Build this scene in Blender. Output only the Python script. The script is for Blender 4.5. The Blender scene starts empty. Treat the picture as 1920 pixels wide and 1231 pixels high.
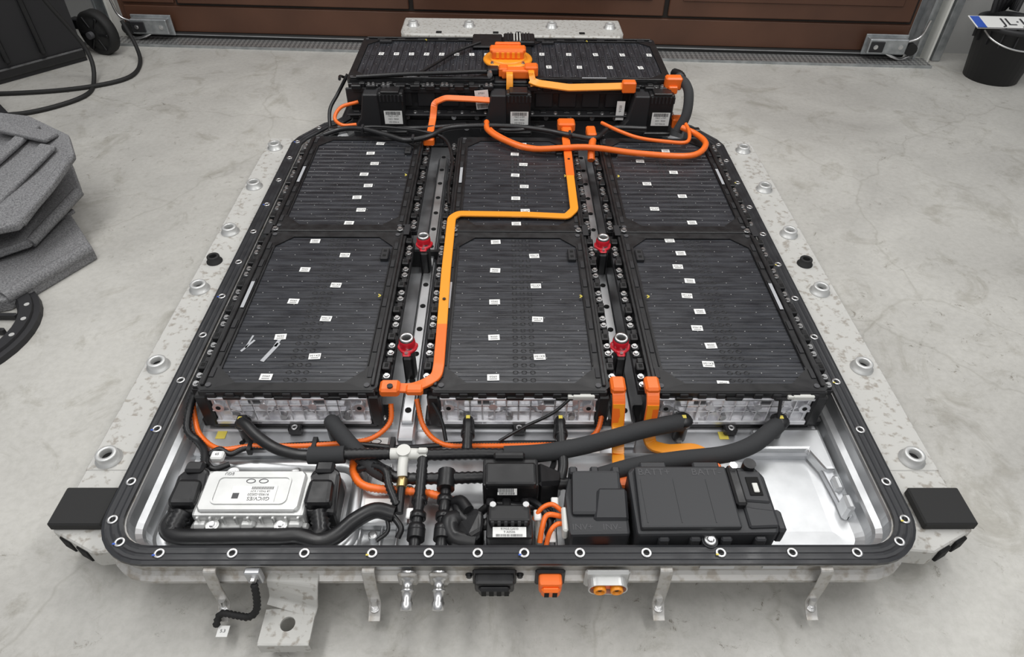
import bpy, bmesh, math, random
from mathutils import Matrix, Vector
random.seed(7)
pi=math.pi
V=Vector
scn=bpy.context.scene
try:
    scn.view_settings.view_transform='Standard'
except Exception: pass

# ---------------------------------------------------------------- materials
def mat(name, col, rough=0.5, metal=0.0, noise=None, bump=None, coat=0.0, spec=0.5, rvar=None, stretch=None):
    """noise=(scale, colour2, lo, hi [,detail]); bump=(scale,strength,dist); rvar=(scale,amount)"""
    m=bpy.data.materials.new(name); m.use_nodes=True
    nt=m.node_tree; b=nt.nodes['Principled BSDF']
    b.inputs['Base Color'].default_value=(*col,1); b.inputs['Roughness'].default_value=rough
    b.inputs['Metallic'].default_value=metal
    b.inputs['Specular IOR Level'].default_value=spec
    if coat: b.inputs['Coat Weight'].default_value=coat; b.inputs['Coat Roughness'].default_value=0.12
    tc=nt.nodes.new('ShaderNodeTexCoord'); src=tc.outputs['Object']
    if stretch:
        mp=nt.nodes.new('ShaderNodeMapping'); mp.inputs['Scale'].default_value=stretch; nt.links.new(src,mp.inputs['Vector']); src=mp.outputs[0]
    if noise:
        n=nt.nodes.new('ShaderNodeTexNoise'); n.inputs['Scale'].default_value=noise[0]; n.inputs['Detail'].default_value=noise[4] if len(noise)>4 else 6
        nt.links.new(src,n.inputs['Vector'])
        r=nt.nodes.new('ShaderNodeValToRGB')
        r.color_ramp.elements[0].position=noise[2]; r.color_ramp.elements[1].position=noise[3]
        r.color_ramp.elements[0].color=(*noise[1],1); r.color_ramp.elements[1].color=(*col,1)
        nt.links.new(n.outputs['Fac'],r.inputs['Fac']); nt.links.new(r.outputs['Color'],b.inputs['Base Color'])
    if rvar:
        n=nt.nodes.new('ShaderNodeTexNoise'); n.inputs['Scale'].default_value=rvar[0]; n.inputs['Detail'].default_value=5
        nt.links.new(src,n.inputs['Vector'])
        mr=nt.nodes.new('ShaderNodeMapRange'); mr.inputs['From Min'].default_value=.3; mr.inputs['From Max'].default_value=.7
        mr.inputs['To Min'].default_value=max(0.02,rough-rvar[1]); mr.inputs['To Max'].default_value=min(1,rough+rvar[1])
        nt.links.new(n.outputs['Fac'],mr.inputs['Value']); nt.links.new(mr.outputs[0],b.inputs['Roughness'])
    if bump:
        n=nt.nodes.new('ShaderNodeTexNoise'); n.inputs['Scale'].default_value=bump[0]; n.inputs['Detail'].default_value=4
        nt.links.new(src,n.inputs['Vector'])
        bp=nt.nodes.new('ShaderNodeBump'); bp.inputs['Strength'].default_value=bump[1]; bp.inputs['Distance'].default_value=bump[2]
        nt.links.new(n.outputs['Fac'],bp.inputs['Height']); nt.links.new(bp.outputs[0],b.inputs['Normal'])
    return m
ALU=mat('brushed_aluminium',(.66,.67,.69),.38,.85,noise=(9,(.46,.47,.49),.3,.65),rvar=(14,.1),bump=(30,.08,.002))
ALUB=mat('bright_aluminium',(.66,.67,.68),.38,.85,noise=(12,(.53,.54,.55),.35,.65),rvar=(18,.08),bump=(60,.1,.001))
CAST=mat('cast_endplate_aluminium',(.80,.80,.82),.34,.7,noise=(38,(.60,.60,.63),.34,.5,3),bump=(60,.15,.001))
RAILM=mat('weathered_aluminium',(.53,.525,.50),.6,.12,noise=(75,(.34,.315,.28),.33,.46,12),bump=(60,.15,.001),rvar=(20,.12))
SKIRT=mat('dusty_tray_wall',(.50,.49,.47),.45,.5,noise=(60,(.36,.33,.29),.34,.52,9),bump=(60,.1,.001))
SILV=mat('ecu_housing_aluminium',(.66,.665,.655),.42,.55,noise=(20,(.58,.585,.575),.35,.65))
STEEL=mat('zinc_steel',(.68,.68,.68),.28,.95)
ZINC=mat('galvanised_steel',(.48,.50,.51),.45,.7,noise=(25,(.32,.34,.35),.35,.65))
BLK=mat('black_plastic',(.011,.011,.012),.38,0,rvar=(40,.1),bump=(180,.1,.0008))
BLKM=mat('matte_black_plastic',(.016,.016,.018),.55,bump=(220,.15,.0008))
GASK=mat('black_gasket_rubber',(.020,.021,.024),.42,rvar=(30,.12))
FOAM=mat('foam_sleeve',(.030,.031,.033),.85,bump=(120,.3,.002))
RUB=mat('rubber',(.012,.012,.012),.7)
JBM=mat('junction_box_plastic',(.026,.027,.030),.5,bump=(300,.12,.0006))
HOLE=mat('dark_cavity',(.004,.004,.004),.9)
WHT=mat('white_label',(.84,.84,.82),.5)
WPL=mat('white_plastic',(.68,.68,.64),.4)
INK=mat('label_ink',(.03,.03,.035),.6)
GRY=mat('grey_text',(.065,.065,.07),.5)
DASH=mat('grey_stud',(.45,.45,.44),.5)
ORG=mat('hv_orange',(.90,.165,.016),.42,coat=.15)
ORY=mat('busbar_yellow_orange',(.93,.33,.018),.4,coat=.2)
RED=mat('red_collar',(.62,.015,.03),.3,coat=.4)
BRS=mat('brass',(.75,.55,.25),.3,.9)
YEL=mat('yellow_mark',(.70,.58,.10),.5)
BLU=mat('plate_blue',(.03,.1,.5),.4)
TAPE=mat('clear_tape',(.42,.43,.45),.35)
CELL=mat('cell_film',(.046,.049,.057),.31,0,noise=(1,(.018,.019,.023),.30,.72,5),rvar=(1.3,.12),bump=(1.2,.22,.002),stretch=(12,75,20))
CELLR=mat('cell_film_lengthwise',(.046,.049,.057),.31,0,noise=(1,(.018,.019,.023),.30,.72,5),rvar=(1.3,.12),bump=(1.2,.22,.002),stretch=(75,12,20))
# concrete
def concrete():
    m=bpy.data.materials.new('polished_concrete'); m.use_nodes=True; nt=m.node_tree; b=nt.nodes['Principled BSDF']
    tc=nt.nodes.new('ShaderNodeTexCoord')
    def noise(s,d,r=.5,dist=0):
        n=nt.nodes.new('ShaderNodeTexNoise'); n.inputs['Scale'].default_value=s; n.inputs['Detail'].default_value=d; n.inputs['Roughness'].default_value=r; n.inputs['Distortion'].default_value=dist
        nt.links.new(tc.outputs['Object'],n.inputs['Vector']); return n
    def ramp(src,p0,c0,p1,c1):
        r=nt.nodes.new('ShaderNodeValToRGB'); e=r.color_ramp.elements
        e[0].position=p0; e[0].color=(*c0,1); e[1].position=p1; e[1].color=(*c1,1); nt.links.new(src,r.inputs['Fac']); return r
    def mul(a,b_,f=1.0):
        x=nt.nodes.new('ShaderNodeMix'); x.data_type='RGBA'; x.blend_type='MULTIPLY'; x.inputs['Factor'].default_value=f
        nt.links.new(a,x.inputs['A']); nt.links.new(b_,x.inputs['B']); return x.outputs['Result']
    base=ramp(noise(1.8,10,.62,.5).outputs['Fac'],.32,(.41,.40,.375),.68,(.56,.55,.515))
    fine=ramp(noise(60,5,.7).outputs['Fac'],.3,(.84,.84,.83),.6,(1,1,1))
    sp=ramp(noise(30,12,.82,.8).outputs['Fac'],.36,(.40,.37,.32),.42,(1,1,1))
    pt=ramp(noise(1.3,4,.5,.4).outputs['Fac'],.44,(1,1,1),.56,(0,0,0))      # spalling only in patches
    st=ramp(noise(4.2,10,.7,1.6).outputs['Fac'],.34,(.62,.60,.55),.46,(1,1,1))
    v=nt.nodes.new('ShaderNodeTexVoronoi'); v.feature='DISTANCE_TO_EDGE'; v.inputs['Scale'].default_value=.8
    nz=noise(3,4)
    add=nt.nodes.new('ShaderNodeMix'); add.data_type='RGBA'; add.blend_type='ADD'; add.inputs['Factor'].default_value=.25
    nt.links.new(tc.outputs['Object'],add.inputs['A']); nt.links.new(nz.outputs['Color'],add.inputs['B']); nt.links.new(add.outputs['Result'],v.inputs['Vector'])
    cr=ramp(v.outputs['Distance'],.0,(.72,.71,.68),.004,(1,1,1))
    c=mul(base.outputs['Color'],fine.outputs['Color'],.8)
    x=nt.nodes.new('ShaderNodeMix'); x.data_type='RGBA'; x.blend_type='MULTIPLY'
    nt.links.new(pt.outputs['Color'],x.inputs['Factor']); nt.links.new(c,x.inputs['A']); nt.links.new(sp.outputs['Color'],x.inputs['B']); c=x.outputs['Result']
    c=mul(c,st.outputs['Color'],.55); c=mul(c,cr.outputs['Color'],.5)
    nt.links.new(c,b.inputs['Base Color'])
    rr=ramp(noise(4,6,.6).outputs['Fac'],.3,(.30,)*3,.7,(.55,)*3); nt.links.new(rr.outputs['Color'],b.inputs['Roughness'])
    bp=nt.nodes.new('ShaderNodeBump'); bp.inputs['Strength'].default_value=.12; bp.inputs['Distance'].default_value=.004
    nt.links.new(noise(35,6,.6).outputs['Fac'],bp.inputs['Height']); nt.links.new(bp.outputs[0],b.inputs['Normal'])
    return m
CONC=concrete()
DOORM=mat('brown_door_panel',(.115,.050,.028),.5,0,noise=(3,(.075,.032,.018),.3,.7,8),bump=(90,.2,.001))
DOORD=mat('brown_door_groove',(.012,.008,.006),.7)
PLAST=mat('plaster_wall',(.42,.42,.41),.9,bump=(50,.3,.003))
FELT=mat('grey_felt',(.235,.235,.24),.95,0,noise=(260,(.12,.12,.125),.36,.62,4),bump=(150,.5,.003))
def diamond():
    m=bpy.data.materials.new('diamond_plate'); m.use_nodes=True; nt=m.node_tree; b=nt.nodes['Principled BSDF']
    b.inputs['Metallic'].default_value=.7; b.inputs['Roughness'].default_value=.42
    tc=nt.nodes.new('ShaderNodeTexCoord'); mp=nt.nodes.new('ShaderNodeMapping'); mp.inputs['Rotation'].default_value=(0,0,.785)
    ch=nt.nodes.new('ShaderNodeTexChecker'); ch.inputs['Scale'].default_value=60; ch.inputs['Color1'].default_value=(.5,.5,.49,1); ch.inputs['Color2'].default_value=(.22,.22,.22,1)
    nt.links.new(tc.outputs['Object'],mp.inputs['Vector']); nt.links.new(mp.outputs[0],ch.inputs['Vector']); nt.links.new(ch.outputs['Color'],b.inputs['Base Color'])
    return m
DIAM=diamond()

# ---------------------------------------------------------------- mesh builder
_boxc={}; _txtc={}
class B:
    def __init__(s,name): s.name=name; s.v=[]; s.f=[]; s.mi=[]; s.sm=[]; s.mats=[]; s.M=Matrix.Identity(4)
    def m(s,mt):
        if mt not in s.mats: s.mats.append(mt)
        return s.mats.index(mt)
    def add(s,vs,fs,mt,smooth=False,M=None):
        T=s.M@M if M is not None else s.M
        o=len(s.v); s.v+= [tuple(T@V(p)) for p in vs]
        k=s.m(mt)
        for f in fs: s.f.append([i+o for i in f]); s.mi.append(k); s.sm.append(smooth)
    def box(s,x0,x1,y0,y1,z0,z1,mt,bev=0.0,M=None,seg=1):
        sx,sy,sz=abs(x1-x0),abs(y1-y0),abs(z1-z0)
        key=(round(sx,5),round(sy,5),round(sz,5),bev,seg)
        if key not in _boxc:
            bm=bmesh.new(); bmesh.ops.create_cube(bm,size=1)
            for v in bm.verts: v.co=V((v.co.x*sx,v.co.y*sy,v.co.z*sz))
            if bev>0: bmesh.ops.bevel(bm,geom=list(bm.edges),offset=min(bev,.45*min(sx,sy,sz)),segments=seg,affect='EDGES',profile=.5)
            bm.verts.index_update()
            _boxc[key]=([tuple(v.co) for v in bm.verts],[[v.index for v in f.verts] for f in bm.faces]); bm.free()
        vs,fs=_boxc[key]
        T=Matrix.Translation(((x0+x1)/2,(y0+y1)/2,(z0+z1)/2))
        s.add(vs,fs,mt,False,(M@T) if M is not None else T)
    def lathe(s,prof,mt,M=None,seg=20,smooth=True,cap0=True,cap1=True):
        vs=[];fs=[]
        for r,z in prof:
            for i in range(seg):
                a=2*pi*i/seg; vs.append((r*math.cos(a),r*math.sin(a),z))
        n=len(prof)
        for j in range(n-1):
            for i in range(seg):
                i2=(i+1)%seg; fs.append([j*seg+i,j*seg+i2,(j+1)*seg+i2,(j+1)*seg+i])
        s.add(vs,fs,mt,smooth,M)
        if cap0: s.add(vs[:seg],[list(range(seg))[::-1]],mt,False,M)
        if cap1: s.add(vs[-seg:],[list(range(seg))],mt,False,M)
    def cyl(s,p,r,h,mt,seg=16,axis='z',r2=None,smooth=True):
        M=Matrix.Translation(p)@AX[axis]
        s.lathe([(r,0),(r if r2 is None else r2,h)],mt,M,seg,smooth)
    def ring(s,p,ro,ri,h,mt,seg=20,axis='z'):
        M=Matrix.Translation(p)@AX[axis]; c=min(.0015,h*.25,(ro-ri)*.25)
        s.lathe([(ri,0),(ro,0),(ro,h-c),(ro-c,h),(ri+c,h),(ri,h-c),(ri,0)],mt,M,seg,True,False,False)
    def bolt(s,x,y,z,r=.006,mt=None,h=.005,axis='z'):
        mt=mt or STEEL
        s.cyl((x,y,z),r*1.35,.0012,mt,12,axis)
        d={'z':(0,0,.0012),'-y':(0,-.0012,0),'x':(.0012,0,0)}[axis]
        s.cyl((x+d[0],y+d[1],z+d[2]),r,h,mt,6,axis,r2=r*.92,smooth=False)
    def frames(s,pts,up):
        n=len(pts); T=[]
        for i in range(n):
            t=(pts[min(i+1,n-1)]-pts[max(i-1,0)]); T.append(t.normalized() if t.length>1e-9 else V((1,0,0)))
        return T
    def tube(s,pts,r,mt,seg=10,sub=6,cor=0.0,corp=.008,caps=True,smooth_path=True):
        P=[V(p) for p in pts]
        if smooth_path: P=catmull(P,sub)
        if cor>0: P=resample(P,corp/2)
        T=s.frames(P,None)
        ref=V((0,0,1)) if abs(T[0].z)<.9 else V((1,0,0))
        n=(ref-T[0]*ref.dot(T[0])).normalized(); vs=[];fs=[]
        for i,p in enumerate(P):
            n=(n-T[i]*n.dot(T[i])); n=n.normalized() if n.length>1e-6 else V((1,0,0))
            b=T[i].cross(n); rr=r if not cor else (r+cor if i%2 else r-cor)
            for k in range(seg):
                a=2*pi*k/seg; vs.append(tuple(p+n*rr*math.cos(a)+b*rr*math.sin(a)))
        for j in range(len(P)-1):
            for i in range(seg):
                i2=(i+1)%seg; fs.append([j*seg+i,j*seg+i2,(j+1)*seg+i2,(j+1)*seg+i])
        s.add(vs,fs,mt,True)
        if caps:
            s.add(vs[:seg],[list(range(seg))[::-1]],mt); s.add(vs[-seg:],[list(range(seg))],mt)
    def bar(s,pts,w,t,mt,up=(0,0,1),rnd=0,sub=4):
        """flat busbar: rectangular section, polyline, mitred"""
        P=[V(p) for p in pts]
        if rnd: P=fillet(P,rnd,sub)
        n=len(P); vs=[];fs=[]; side=None
        for i in range(n):
            a=(P[i]-P[i-1]).normalized() if i>0 else None; b=(P[i+1]-P[i]).normalized() if i<n-1 else None
            if a is None:a=b
            if b is None:b=a
            tt=(a+b).normalized(); U=V(up)
            sd=tt.cross(U)
            if sd.length<.2: sd=side if side is not None else V((1,0,0))
            sd=sd.normalized(); side=sd
            up2=sd.cross(tt).normalized()
            k=1/max(.35,abs(a.dot(tt)))
            bend=(b-a); kw=k if bend.length>1e-6 and abs(bend.normalized().dot(sd))>.6 else 1
            w2=w/2*kw; t2=t/2; c=min(t*.3,.0012)
            for (x,y) in [(-w2,-t2+c),(-w2+c,-t2),(w2-c,-t2),(w2,-t2+c),(w2,t2-c),(w2-c,t2),(-w2+c,t2),(-w2,t2-c)]:
                vs.append(tuple(P[i]+sd*x+up2*y))
        q=8
        for j in range(n-1):
            for i in range(q):
                i2=(i+1)%q; fs.append([j*q+i,j*q+i2,(j+1)*q+i2,(j+1)*q+i])
        fs.append(list(range(q))[::-1]); fs.append([(n-1)*q+i for i in range(q)])
        s.add(vs,fs,mt)
    def prism(s,poly,z0,z1,mt,bev=0,M=None,seg=1):
        bm=bmesh.new()
        if not isinstance(z0,(list,tuple)): z0=[z0]*len(poly)
        if not isinstance(z1,(list,tuple)): z1=[z1]*len(poly)
        lo=[bm.verts.new((p[0],p[1],z)) for p,z in zip(poly,z0)]; hi=[bm.verts.new((p[0],p[1],z)) for p,z in zip(poly,z1)]
        n=len(poly); bm.faces.new(lo[::-1]); top=bm.faces.new(hi)
        for i in range(n): bm.faces.new([lo[i],lo[(i+1)%n],hi[(i+1)%n],hi[i]])
        bmesh.ops.recalc_face_normals(bm,faces=list(bm.faces))
        if bev: bmesh.ops.bevel(bm,geom=list(bm.edges),offset=bev,segments=seg,affect='EDGES',profile=.5)
        bm.verts.index_update()
        s.add([tuple(v.co) for v in bm.verts],[[v.index for v in f.verts] for f in bm.faces],mt,False,M); bm.free()
    def sweep(s,path,prof,mt,closed=True,smooth=False,closeprof=False):
        """path: 2D pts CCW; prof: [(offset outward,z)]"""
        n=len(path); N=[]
        for i in range(n):
            a=V(path[i-1]) if (closed or i>0) else V(path[i]); b=V(path[i]); c=V(path[(i+1)%n]) if (closed or i<n-1) else V(path[i])
            e1=(b-a); e2=(c-b)
            if e1.length<1e-9:e1=e2
            if e2.length<1e-9:e2=e1
            n1=V((e1.y,-e1.x)).normalized(); n2=V((e2.y,-e2.x)).normalized(); m=(n1+n2).normalized(); N.append(m/max(.5,m.dot(n1)))
        vs=[];fs=[];q=len(prof)
        for i in range(n):
            for o,z in prof: vs.append((path[i][0]+N[i].x*o,path[i][1]+N[i].y*o,z))
        for i in range(n if closed else n-1):
            j=(i+1)%n
            for k in range(q if closeprof else q-1):
                k2=(k+1)%q; fs.append([i*q+k,j*q+k,j*q+k2,i*q+k2])
        s.add(vs,fs,mt,smooth)
    def text(s,t,size,mt,M,h=None):
        if t not in _txtc:
            c=bpy.data.curves.new('tmp','FONT'); c.body=t; c.align_x='CENTER'; c.align_y='CENTER'; c.size=1; c.resolution_u=2
            o=bpy.data.objects.new('tmp',c); bpy.context.collection.objects.link(o); bpy.context.view_layer.update()
            me=bpy.data.meshes.new_from_object(o); _txtc[t]=([tuple(v.co) for v in me.vertices],[list(p.vertices) for p in me.polygons])
            bpy.data.objects.remove(o); bpy.data.curves.remove(c); bpy.data.meshes.remove(me)
        vs,fs=_txtc[t]; s.add(vs,fs,mt,False,M@Matrix.Scale(size,4))
    def done(s,parent=None):
        me=bpy.data.meshes.new(s.name); me.from_pydata(s.v,[],s.f)
        for mt in s.mats: me.materials.append(mt)
        me.polygons.foreach_set('material_index',s.mi); me.polygons.foreach_set('use_smooth',s.sm); me.update()
        xs=[v[0] for v in s.v]; ys=[v[1] for v in s.v]; zs=[v[2] for v in s.v]
        c=V(((min(xs)+max(xs))/2,(min(ys)+max(ys))/2,min(zs))); me.transform(Matrix.Translation(-c))
        o=bpy.data.objects.new(s.name,me); o.location=c; bpy.context.collection.objects.link(o)
        return o
AX={'z':Matrix.Identity(4),'-y':Matrix.Rotation(pi/2,4,'X'),'y':Matrix.Rotation(-pi/2,4,'X'),'x':Matrix.Rotation(pi/2,4,'Y'),'-x':Matrix.Rotation(-pi/2,4,'Y'),'-z':Matrix.Rotation(pi,4,'X')}
def catmull(P,sub):
    if len(P)<3: 
        return [P[0].lerp(P[1],i/4) for i in range(5)]
    out=[]; Q=[P[0]*2-P[1]]+P+[P[-1]*2-P[-2]]
    for i in range(1,len(Q)-2):
        p0,p1,p2,p3=Q[i-1],Q[i],Q[i+1],Q[i+2]
        for k in range(sub):
            t=k/sub; out.append(.5*((2*p1)+(p2-p0)*t+(2*p0-5*p1+4*p2-p3)*t*t+(3*p1-p0-3*p2+p3)*t**3))
    out.append(P[-1]); return out
def resample(P,d):
    out=[P[0]]; acc=0
    for a,b in zip(P,P[1:]):
        L=(b-a).length; 
        if L<1e-9: continue
        t=d-acc
        while t<=L: out.append(a.lerp(b,t/L)); t+=d
        acc=L-(t-d)
    return out
def fillet(P,r,sub):
    out=[P[0]]
    for i in range(1,len(P)-1):
        a,b,c=P[i-1],P[i],P[i+1]; d1=(a-b); d2=(c-b); rr=min(r,d1.length*.45,d2.length*.45)
        p=b+d1.normalized()*rr; q=b+d2.normalized()*rr
        for k in range(sub+1):
            t=k/sub; out.append(p*(1-t)**2+b*2*t*(1-t)+q*t*t)
    out.append(P[-1]); return out
def rrect(x0,x1,y0,y1,r,n=6):
    pts=[]
    for cx,cy,a0 in [(x1-r,y0+r,-pi/2),(x1-r,y1-r,0),(x0+r,y1-r,pi/2),(x0+r,y0+r,pi)]:
        for k in range(n+1):
            a=a0+pi/2*k/n; pts.append((cx+r*math.cos(a),cy+r*math.sin(a)))
    return pts
def T(x,y,z): return Matrix.Translation((x,y,z))
RZ=lambda a: Matrix.Rotation(a,4,'Z')
RX=lambda a: Matrix.Rotation(a,4,'X')
RY=lambda a: Matrix.Rotation(a,4,'Y')
def label(b,M,w,h,lines,size=.005,bar=False,mt=None):
    """flat sticker at M (local xy plane, +z out)"""
    b.box(-w/2,w/2,-h/2,h/2,0,.0005,mt or WHT,M=M)
    n=len(lines)
    for i,t in enumerate(lines):
        y=h/2-(i+.7)*h/(n+.4+(1 if bar else 0))
        b.text(t,size,INK,M@T(0,y,.0009))
    if bar:
        x=-w*.4; 
        while x<w*.4:
            ww=random.choice([.0004,.0008,.0012]); b.box(x,x+ww,-h*.45,-h*.2,.0005,.0009,INK,M=M); x+=ww+random.choice([.0006,.001])

# ================================================================= ROOM
fl=B('floor'); fl.box(-4.5,4.5,-2.5,3.75,-.05,0,CONC); o=fl.done()
DM=T(0,3.405,0)@RZ(-.052)
d=B('door_1'); d.M=DM
d.box(-1.93,1.95,.03,.07,.02,2.3,DOORM)
d.box(-1.90,1.94,.018,.034,.035,.155,DOORM,.002)
for r0 in range(4):
    z0=.17+r0*.52; z1=z0+.50
    for x0,x1 in [(-1.62,-.475),(-.455,.755),(.775,1.93)]:
        d.box(x0-.012,x1+.008,.026,.031,z0-.01,z1+.01,DOORD)
        d.box(x0,x1-.004,.012,.032,z0,z1,DOORM,.004)
        d.box(x0+.06,x1-.064,.006,.014,z0+.07,z1-.07,DOORM,.004)
    d.box(-1.9,-1.64,.016,.032,z0,z1,DOORM,.003)
d.box(-1.93,1.95,.0,.05,.012,.034,RUB,.003)
d.box(-1.92,1.94,-.004,.02,.026,.03,ALUB)
d.done()
t=B('trim_1'); t.M=DM; t.box(-2.1,2.05,-.10,.0,0,.012,DIAM,.002); t.box(-2.1,2.05,-.105,-.10,0,.013,ZINC); t.done()
w=B('wall_back'); w.M=DM; w.box(-4.3,-2.02,.11,.26,0,2.8,PLAST); w.box(2.12,4.3,.11,.26,0,2.8,PLAST); w.box(-2.02,2.12,.11,.26,2.3,2.8,PLAST); w.done()
for sgn,xx in ((-1,-2.02),(1,2.0)):
    g=B('door_guide_rail'); g.M=DM@T(xx,0,0)
    g.box(-.012,.0,-.02,.10,0,2.4,ZINC,.001); g.box(.055,.065,-.03,.10,0,2.4,WPL,.001); g.box(-.012,.065,.045,.055,0,2.4,ZINC)
    g.box(.09,.13,-.01,.04,0,2.4,ZINC,.004) if sgn>0 else None
    for k in range(20): g.cyl((.026,.044,.04+k*.1),.006,.004,HOLE,8,'-y')
    g.done()
    r=B('door_roller_bracket'); r.M=DM@T(xx+(.26 if sgn<0 else -.17),-.012,0)
    r.box(-.09,.09,-.05,-.002,.045,.115,ZINC,.004); r.box(-.10,.10,-.012,-.002,.03,.125,ZINC,.002)
    r.box(-.085,-.02,-.056,-.05,.055,.105,BLKM,.003); r.bolt(-.06,-.056,.08,.008,axis='-y'); r.bolt(.06,-.05,.08,.008,axis='-y')
    r.tube([(0,-.03,.05),(.05*sgn,-.04,.03),(.10*sgn,-.03,.02),(.15*sgn,-.02,.05)],.007,STEEL,8)
    r.cyl((.12*sgn,-.04,.065),.028,.03,RUB,16,'y'); r.tube([(.05*sgn,-.03,.09),(.14*sgn,-.03,.12),(.16*sgn,-.03,.2)],.006,STEEL,8)
    r.done()

# wheeled bin (left)
b=B('wheeled_bin'); b.M=T(-2.275,3.10,0)@RZ(.86)
vs=[(-.30,-.14,.0),(.27,-.14,.0),(.27,.13,.0),(-.30,.13,.0),(-.34,-.17,.9),(.28,-.17,.9),(.28,.15,.9),(-.34,.15,.9)]
b.add(vs,[[3,2,1,0],[4,5,6,7],[0,1,5,4],[1,2,6,5],[2,3,7,6],[3,0,4,7]],BLKM)
b.box(-.36,.30,-.19,.17,.88,.94,BLKM,.02); b.box(-.30,.27,-.155,-.135,.02,.06,BLK,.006)
for k in (-.2,-.05,.1): b.box(k-.01,k+.01,-.165,-.135,.08,.8,BLK,.004)
b.box(-.34,.285,-.175,-.145,.42,.44,BLK,.004)
b.M=T(-1.94,3.30,.10)@RZ(-.35)
b.lathe([(.03,-.03),(.06,-.028),(.075,-.02),(.088,-.028),(.1,-.02),(.1,.02),(.088,.028),(.075,.02),(.06,.028),(.03,.03)],RUB,RX(pi/2),28)
for k in range(6):
    b.box(.028,.082,-.006,.006,-.032,.032,BLK,.002,M=RX(pi/2)@RZ(k*pi/3))
b.cyl((0,-.04,0),.016,.02,GRY,12,'-y'); b.box(-.20,-.0,.03,.07,-.02,.03,BLK,.005); b.done()
c=B('power_cable'); 
c.tube([(-1.99,2.93,.62),(-1.93,2.98,.35),(-1.86,3.02,.12),(-1.83,2.93,.014),(-1.81,2.78,.01),(-1.93,2.64,.01),(-2.08,2.60,.01),(-2.3,2.66,.01)],.009,RUB,8)
c.tube([(-1.80,3.28,.16),(-1.76,3.25,.06),(-1.72,3.16,.01),(-1.70,3.0,.01),(-1.80,2.90,.01),(-2.0,2.83,.01),(-2.3,2.80,.01),(-2.6,2.85,.01)],.009,RUB,8); c.done()
c=B('steel_bar'); c.box(-.22,.22,-.02,.02,0,.05,BLKM,.006,M=T(-2.12,2.66,0)@RZ(-.8)); c.done()

# felt insulation boards (thin moulded sheets, stacked)
def felt(poly,z0,z1,ridge,edge):
    f=B('felt_insulation_panel'); f.prism(poly,z0,z1,FELT,.006,seg=2)
    for (a,bp,r) in ridge:
        d=V(bp)-V(a); ang=math.atan2(d.y,d.x); L=d.length
        f.box(0,L,-r,r,-.004,.010,FELT,.005,M=Matrix.Translation(a)@RZ(ang)@RY(-math.asin(d.z/L)),seg=2)
    for (a,bp,r) in edge: f.tube([a,((a[0]+bp[0])/2,(a[1]+bp[1])/2,(a[2]+bp[2])/2),bp],r,FELT,10)
    return f.done()
felt([(-1.24,1.64),(-1.37,1.40),(-1.62,1.32),(-2.05,1.45),(-2.0,2.1),(-1.46,1.90)],[.0,.0,.0,0,0.0,.0],[.045,.04,.04,.06,.07,.065],
  [((-1.38,1.82,.058),(-1.58,1.45,.044),.02),((-1.50,1.86,.062),(-1.7,1.46,.05),.012)],[((-1.255,1.645,.036),(-1.38,1.415,.034),.020)])
felt([(-1.325,1.83),(-1.385,1.60),(-1.64,1.42),(-2.0,1.55),(-1.95,2.3),(-1.43,1.99)],[.115,.07,.055,.07,.10,.11],[.138,.092,.08,.10,.13,.14],
  [((-1.44,1.88,.130),(-1.58,1.56,.090),.026)],[((-1.33,1.82,.125),(-1.39,1.61,.080),.016)])
felt([(-1.295,1.83),(-1.31,1.70),(-1.355,1.56),(-1.7,1.42),(-1.95,1.7),(-1.8,2.15),(-1.545,2.06),(-1.355,1.93)],[.23,.20,.155,.15,.2,.22,.24,.24],[.252,.222,.177,.172,.222,.242,.262,.262],
  [((-1.38,1.86,.256),(-1.45,1.62,.200),.028),((-1.48,1.98,.262),(-1.57,1.62,.200),.020),((-1.60,1.98,.258),(-1.39,1.90,.260),.026)],[((-1.305,1.82,.242),(-1.36,1.58,.168),.013)])
s=B('plastic_arch_liner')
for cx,cy,r0,a0,a1 in [(-1.49,1.30,.20,-.9,1.3),(-1.52,1.27,.11,-1.0,1.4),(-1.46,1.10,.12,-.9,1.2)]:
    arc=[(cx+r0*math.cos(a0+(a1-a0)*k/14),cy+r0*math.sin(a0+(a1-a0)*k/14)) for k in range(15)]
    s.sweep(arc,[(-.028,.0),(-.028,.014),(-.018,.026),(.012,.026),(.014,.018),(.028,.016),(.03,0)],BLKM,closed=False)
    for k in range(1,14,2): s.cyl((arc[k][0],arc[k][1],.026),.007,.001,DASH,10)
for k in range(5): s.box(-1.56,-1.33,1.12+k*.06,1.132+k*.06,.0,.022,BLKM,.004,M=None)
s.done()
# bucket right
b=B('plastic_bucket'); M=T(2.275,3.10,0)@Matrix.Diagonal((.92,.92,.84,1)); b.lathe([(.0,.012),(.118,.012),(.12,0),(.125,.0),(.155,.27),(.168,.272),(.17,.295),(.155,.297),(.148,.28),(.115,.03),(0,.03)],BLKM,M,32)
b.tube([(2.275+.158*math.cos(a),3.10-.045-.12*math.sin(a),.225-.05*math.sin(a)) for a in [k*pi/8 for k in range(9)]],.004,STEEL,6)
for k in range(16): b.box(.122,.16,-.003,.003,.2,.27,BLKM,M=M@RZ(k*pi/8))
b.done()
p=B('licence_plate'); p.M=T(2.31,3.05,.256)@RZ(-.05)@RX(.16)
p.box(-.26,.26,-.055,.055,0,.003,WHT,.001); p.box(-.255,-.215,-.05,.05,.003,.0036,BLU); p.text('JL·JC 205',.085,INK,T(.02,0,.0045))
p.box(-.26,.26,-.055,-.051,.003,.004,INK); p.done()
b=B('rope_bundle')
for k in range(5): b.tube([(2.20+.02*k,3.18+.012*k,.262),(2.20+.02*k,3.19,.33),(2.24+.02*k,3.20,.40),(2.30,3.21-.01*k,.27)],.010,BLKM,8)
b.done()

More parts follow.
